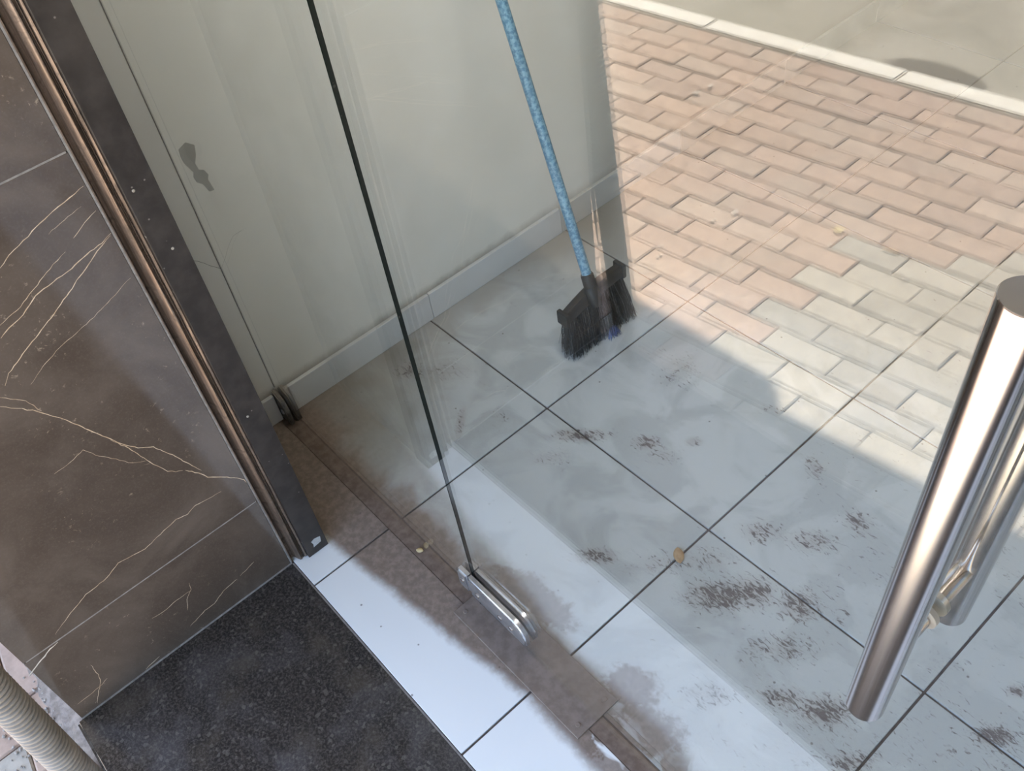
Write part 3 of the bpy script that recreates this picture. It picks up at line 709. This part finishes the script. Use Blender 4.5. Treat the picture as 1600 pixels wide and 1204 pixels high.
for i in range(26):
    u = rnd.choice((0.0, 0.02, 0.03, 0.97, 1.0)); y, zt = blk(u); s = -1 if u < .5 else 1
    p = Vector((-0.085 + rnd.uniform(-.014, .014), y, zt - 0.030)); q = Vector((-0.085 + rnd.uniform(-.02, .02), y + s * rnd.uniform(0.004, 0.02), rnd.uniform(0.02, 0.07)))
    strand(p, q, 0.0006, Vector((0, s * rnd.uniform(.002, .010), 0)))
for i, f in enumerate(bm.faces): f.material_index = 1 if (i // 6) % 7 == 0 else 0
obj('bristles', bm, [M['bristle'], M['bristle_grey']], broom, kind='stuff')
bm = bmesh.new()
for i in range(60):
    p = Vector((-0.060 + rnd.uniform(-.004, .004), 0.735 + rnd.uniform(-.012, .012), 0.026)); q = Vector((-0.048 + rnd.uniform(-.008, .008), 0.735 + rnd.uniform(-.022, .022), 0.002)); strand(p, q, 0.0010, Vector((0, 0, 0)))
obj('blue_bristles', bm, M['blue'], broom, kind='stuff')

# ---------------------------------------------------------------- small litter
def leaf(name, x, y, z, L, W, rot, mat, label, curl=0.25, cat='leaf', group=None):
    bm = bmesh.new(); n = 8; T = 0.0006
    def pt(s, side, up):
        wv = W * 0.5 * math.sin(math.pi * min(1, max(0, s))) ** 0.7 * side
        lx = (s - 0.5) * L; zc = 0.0004 + curl * L * (abs(side) * 0.35 * math.sin(math.pi * s) + (s - 0.5) ** 2) + up
        return Vector((x + lx * math.cos(rot) - wv * math.sin(rot), y + lx * math.sin(rot) + wv * math.cos(rot), z + zc))
    G2 = [[[bm.verts.new(pt(i / n, sd_, u)) for sd_ in (-1, 0, 1)] for i in range(n + 1)] for u in (0, T)]
    for i in range(n):
        for k in range(2):
            bm.faces.new((G2[1][i][k], G2[1][i + 1][k], G2[1][i + 1][k + 1], G2[1][i][k + 1]))
            bm.faces.new((G2[0][i][k], G2[0][i][k + 1], G2[0][i + 1][k + 1], G2[0][i + 1][k]))
        for k in (0, 2): bm.faces.new((G2[0][i][k], G2[0][i + 1][k], G2[1][i + 1][k], G2[1][i][k]))
    bmesh.ops.remove_doubles(bm, verts=bm.verts[:], dist=1e-6)
    return tag(obj(name, bm, mat, smooth=True), label, cat, group)
leaf('dry_leaf', 0.499, 0.360, 0.0, 0.040, 0.022, 2.45, M['leaf'], 'small curled tan dry leaf lying on a tile joint inside', 0.35)
leaf('leaf_scrap', 0.096, -0.012, 0.0, 0.017, 0.012, 0.6, M['yleaf'], 'tiny pale beige leaf scrap on the dusty threshold beside the glass', 0.25)
leaf('yellow_leaf', -0.003, -1.637, GZ + 0.003, 0.036, 0.024, 0.3, M['yleaf'], 'small yellow leaf on the sunlit pavers', 0.25)
leaf('twig_leaf', 0.167, -1.651, GZ + 0.003, 0.05, 0.010, -0.2, M['leaf'], 'thin brown dried leaf sliver on the grey pavers', 0.2)
rnd = random.Random(9)
PEB = ['pale stone chip on the grey pavers nearest the top of the steel handle', 'pale stone chip on the grey pavers between the handle top and the yellow leaf',
 'largest pale stone chip on the reddish pavers right of the broom', 'small pale stone chip just beside the largest chip right of the broom', 'pale stone chip between the largest chip and the broom head',
 'pale stone chip nearest the kerb, farther of a pair', 'pale stone chip near the kerb, closer of a pair', 'pale stone chip closest to the broom head, by the shade line',
 'tiny pale stone chip near the broom, second from the shade line', 'tiny pale stone chip lying beside the yellow leaf']
for i, (x, y, r) in enumerate([(0.408, -1.41, .009), (0.264, -1.576, .008), (-0.292, -1.504, .012), (-0.318, -1.436, .008), (-0.373, -1.327, .007), (-0.842, -2.033, .012), (-0.851, -1.964, .013), (-0.33, -1.20, .007), (-0.36, -1.235, .006), (0.02, -1.56, .006)]):
    bm = bmesh.new(); bmesh.ops.create_icosphere(bm, subdivisions=2, radius=1.0)
    for v in bm.verts: v.co *= rnd.uniform(0.85, 1.1)
    bmesh.ops.transform(bm, verts=bm.verts[:], matrix=Matrix.Translation((x, y, GZ + 0.002 + r * 0.35)) @ Matrix.Rotation(rnd.uniform(0, 6), 4, 'Z') @ Matrix.Diagonal((r, r * 0.7, r * 0.42, 1)))
    tag(obj('pebble', bm, M['pebble'], smooth=True), PEB[i], 'pebble', 'pale stone chips scattered on the pavers')
print('separate pavers', nsep)
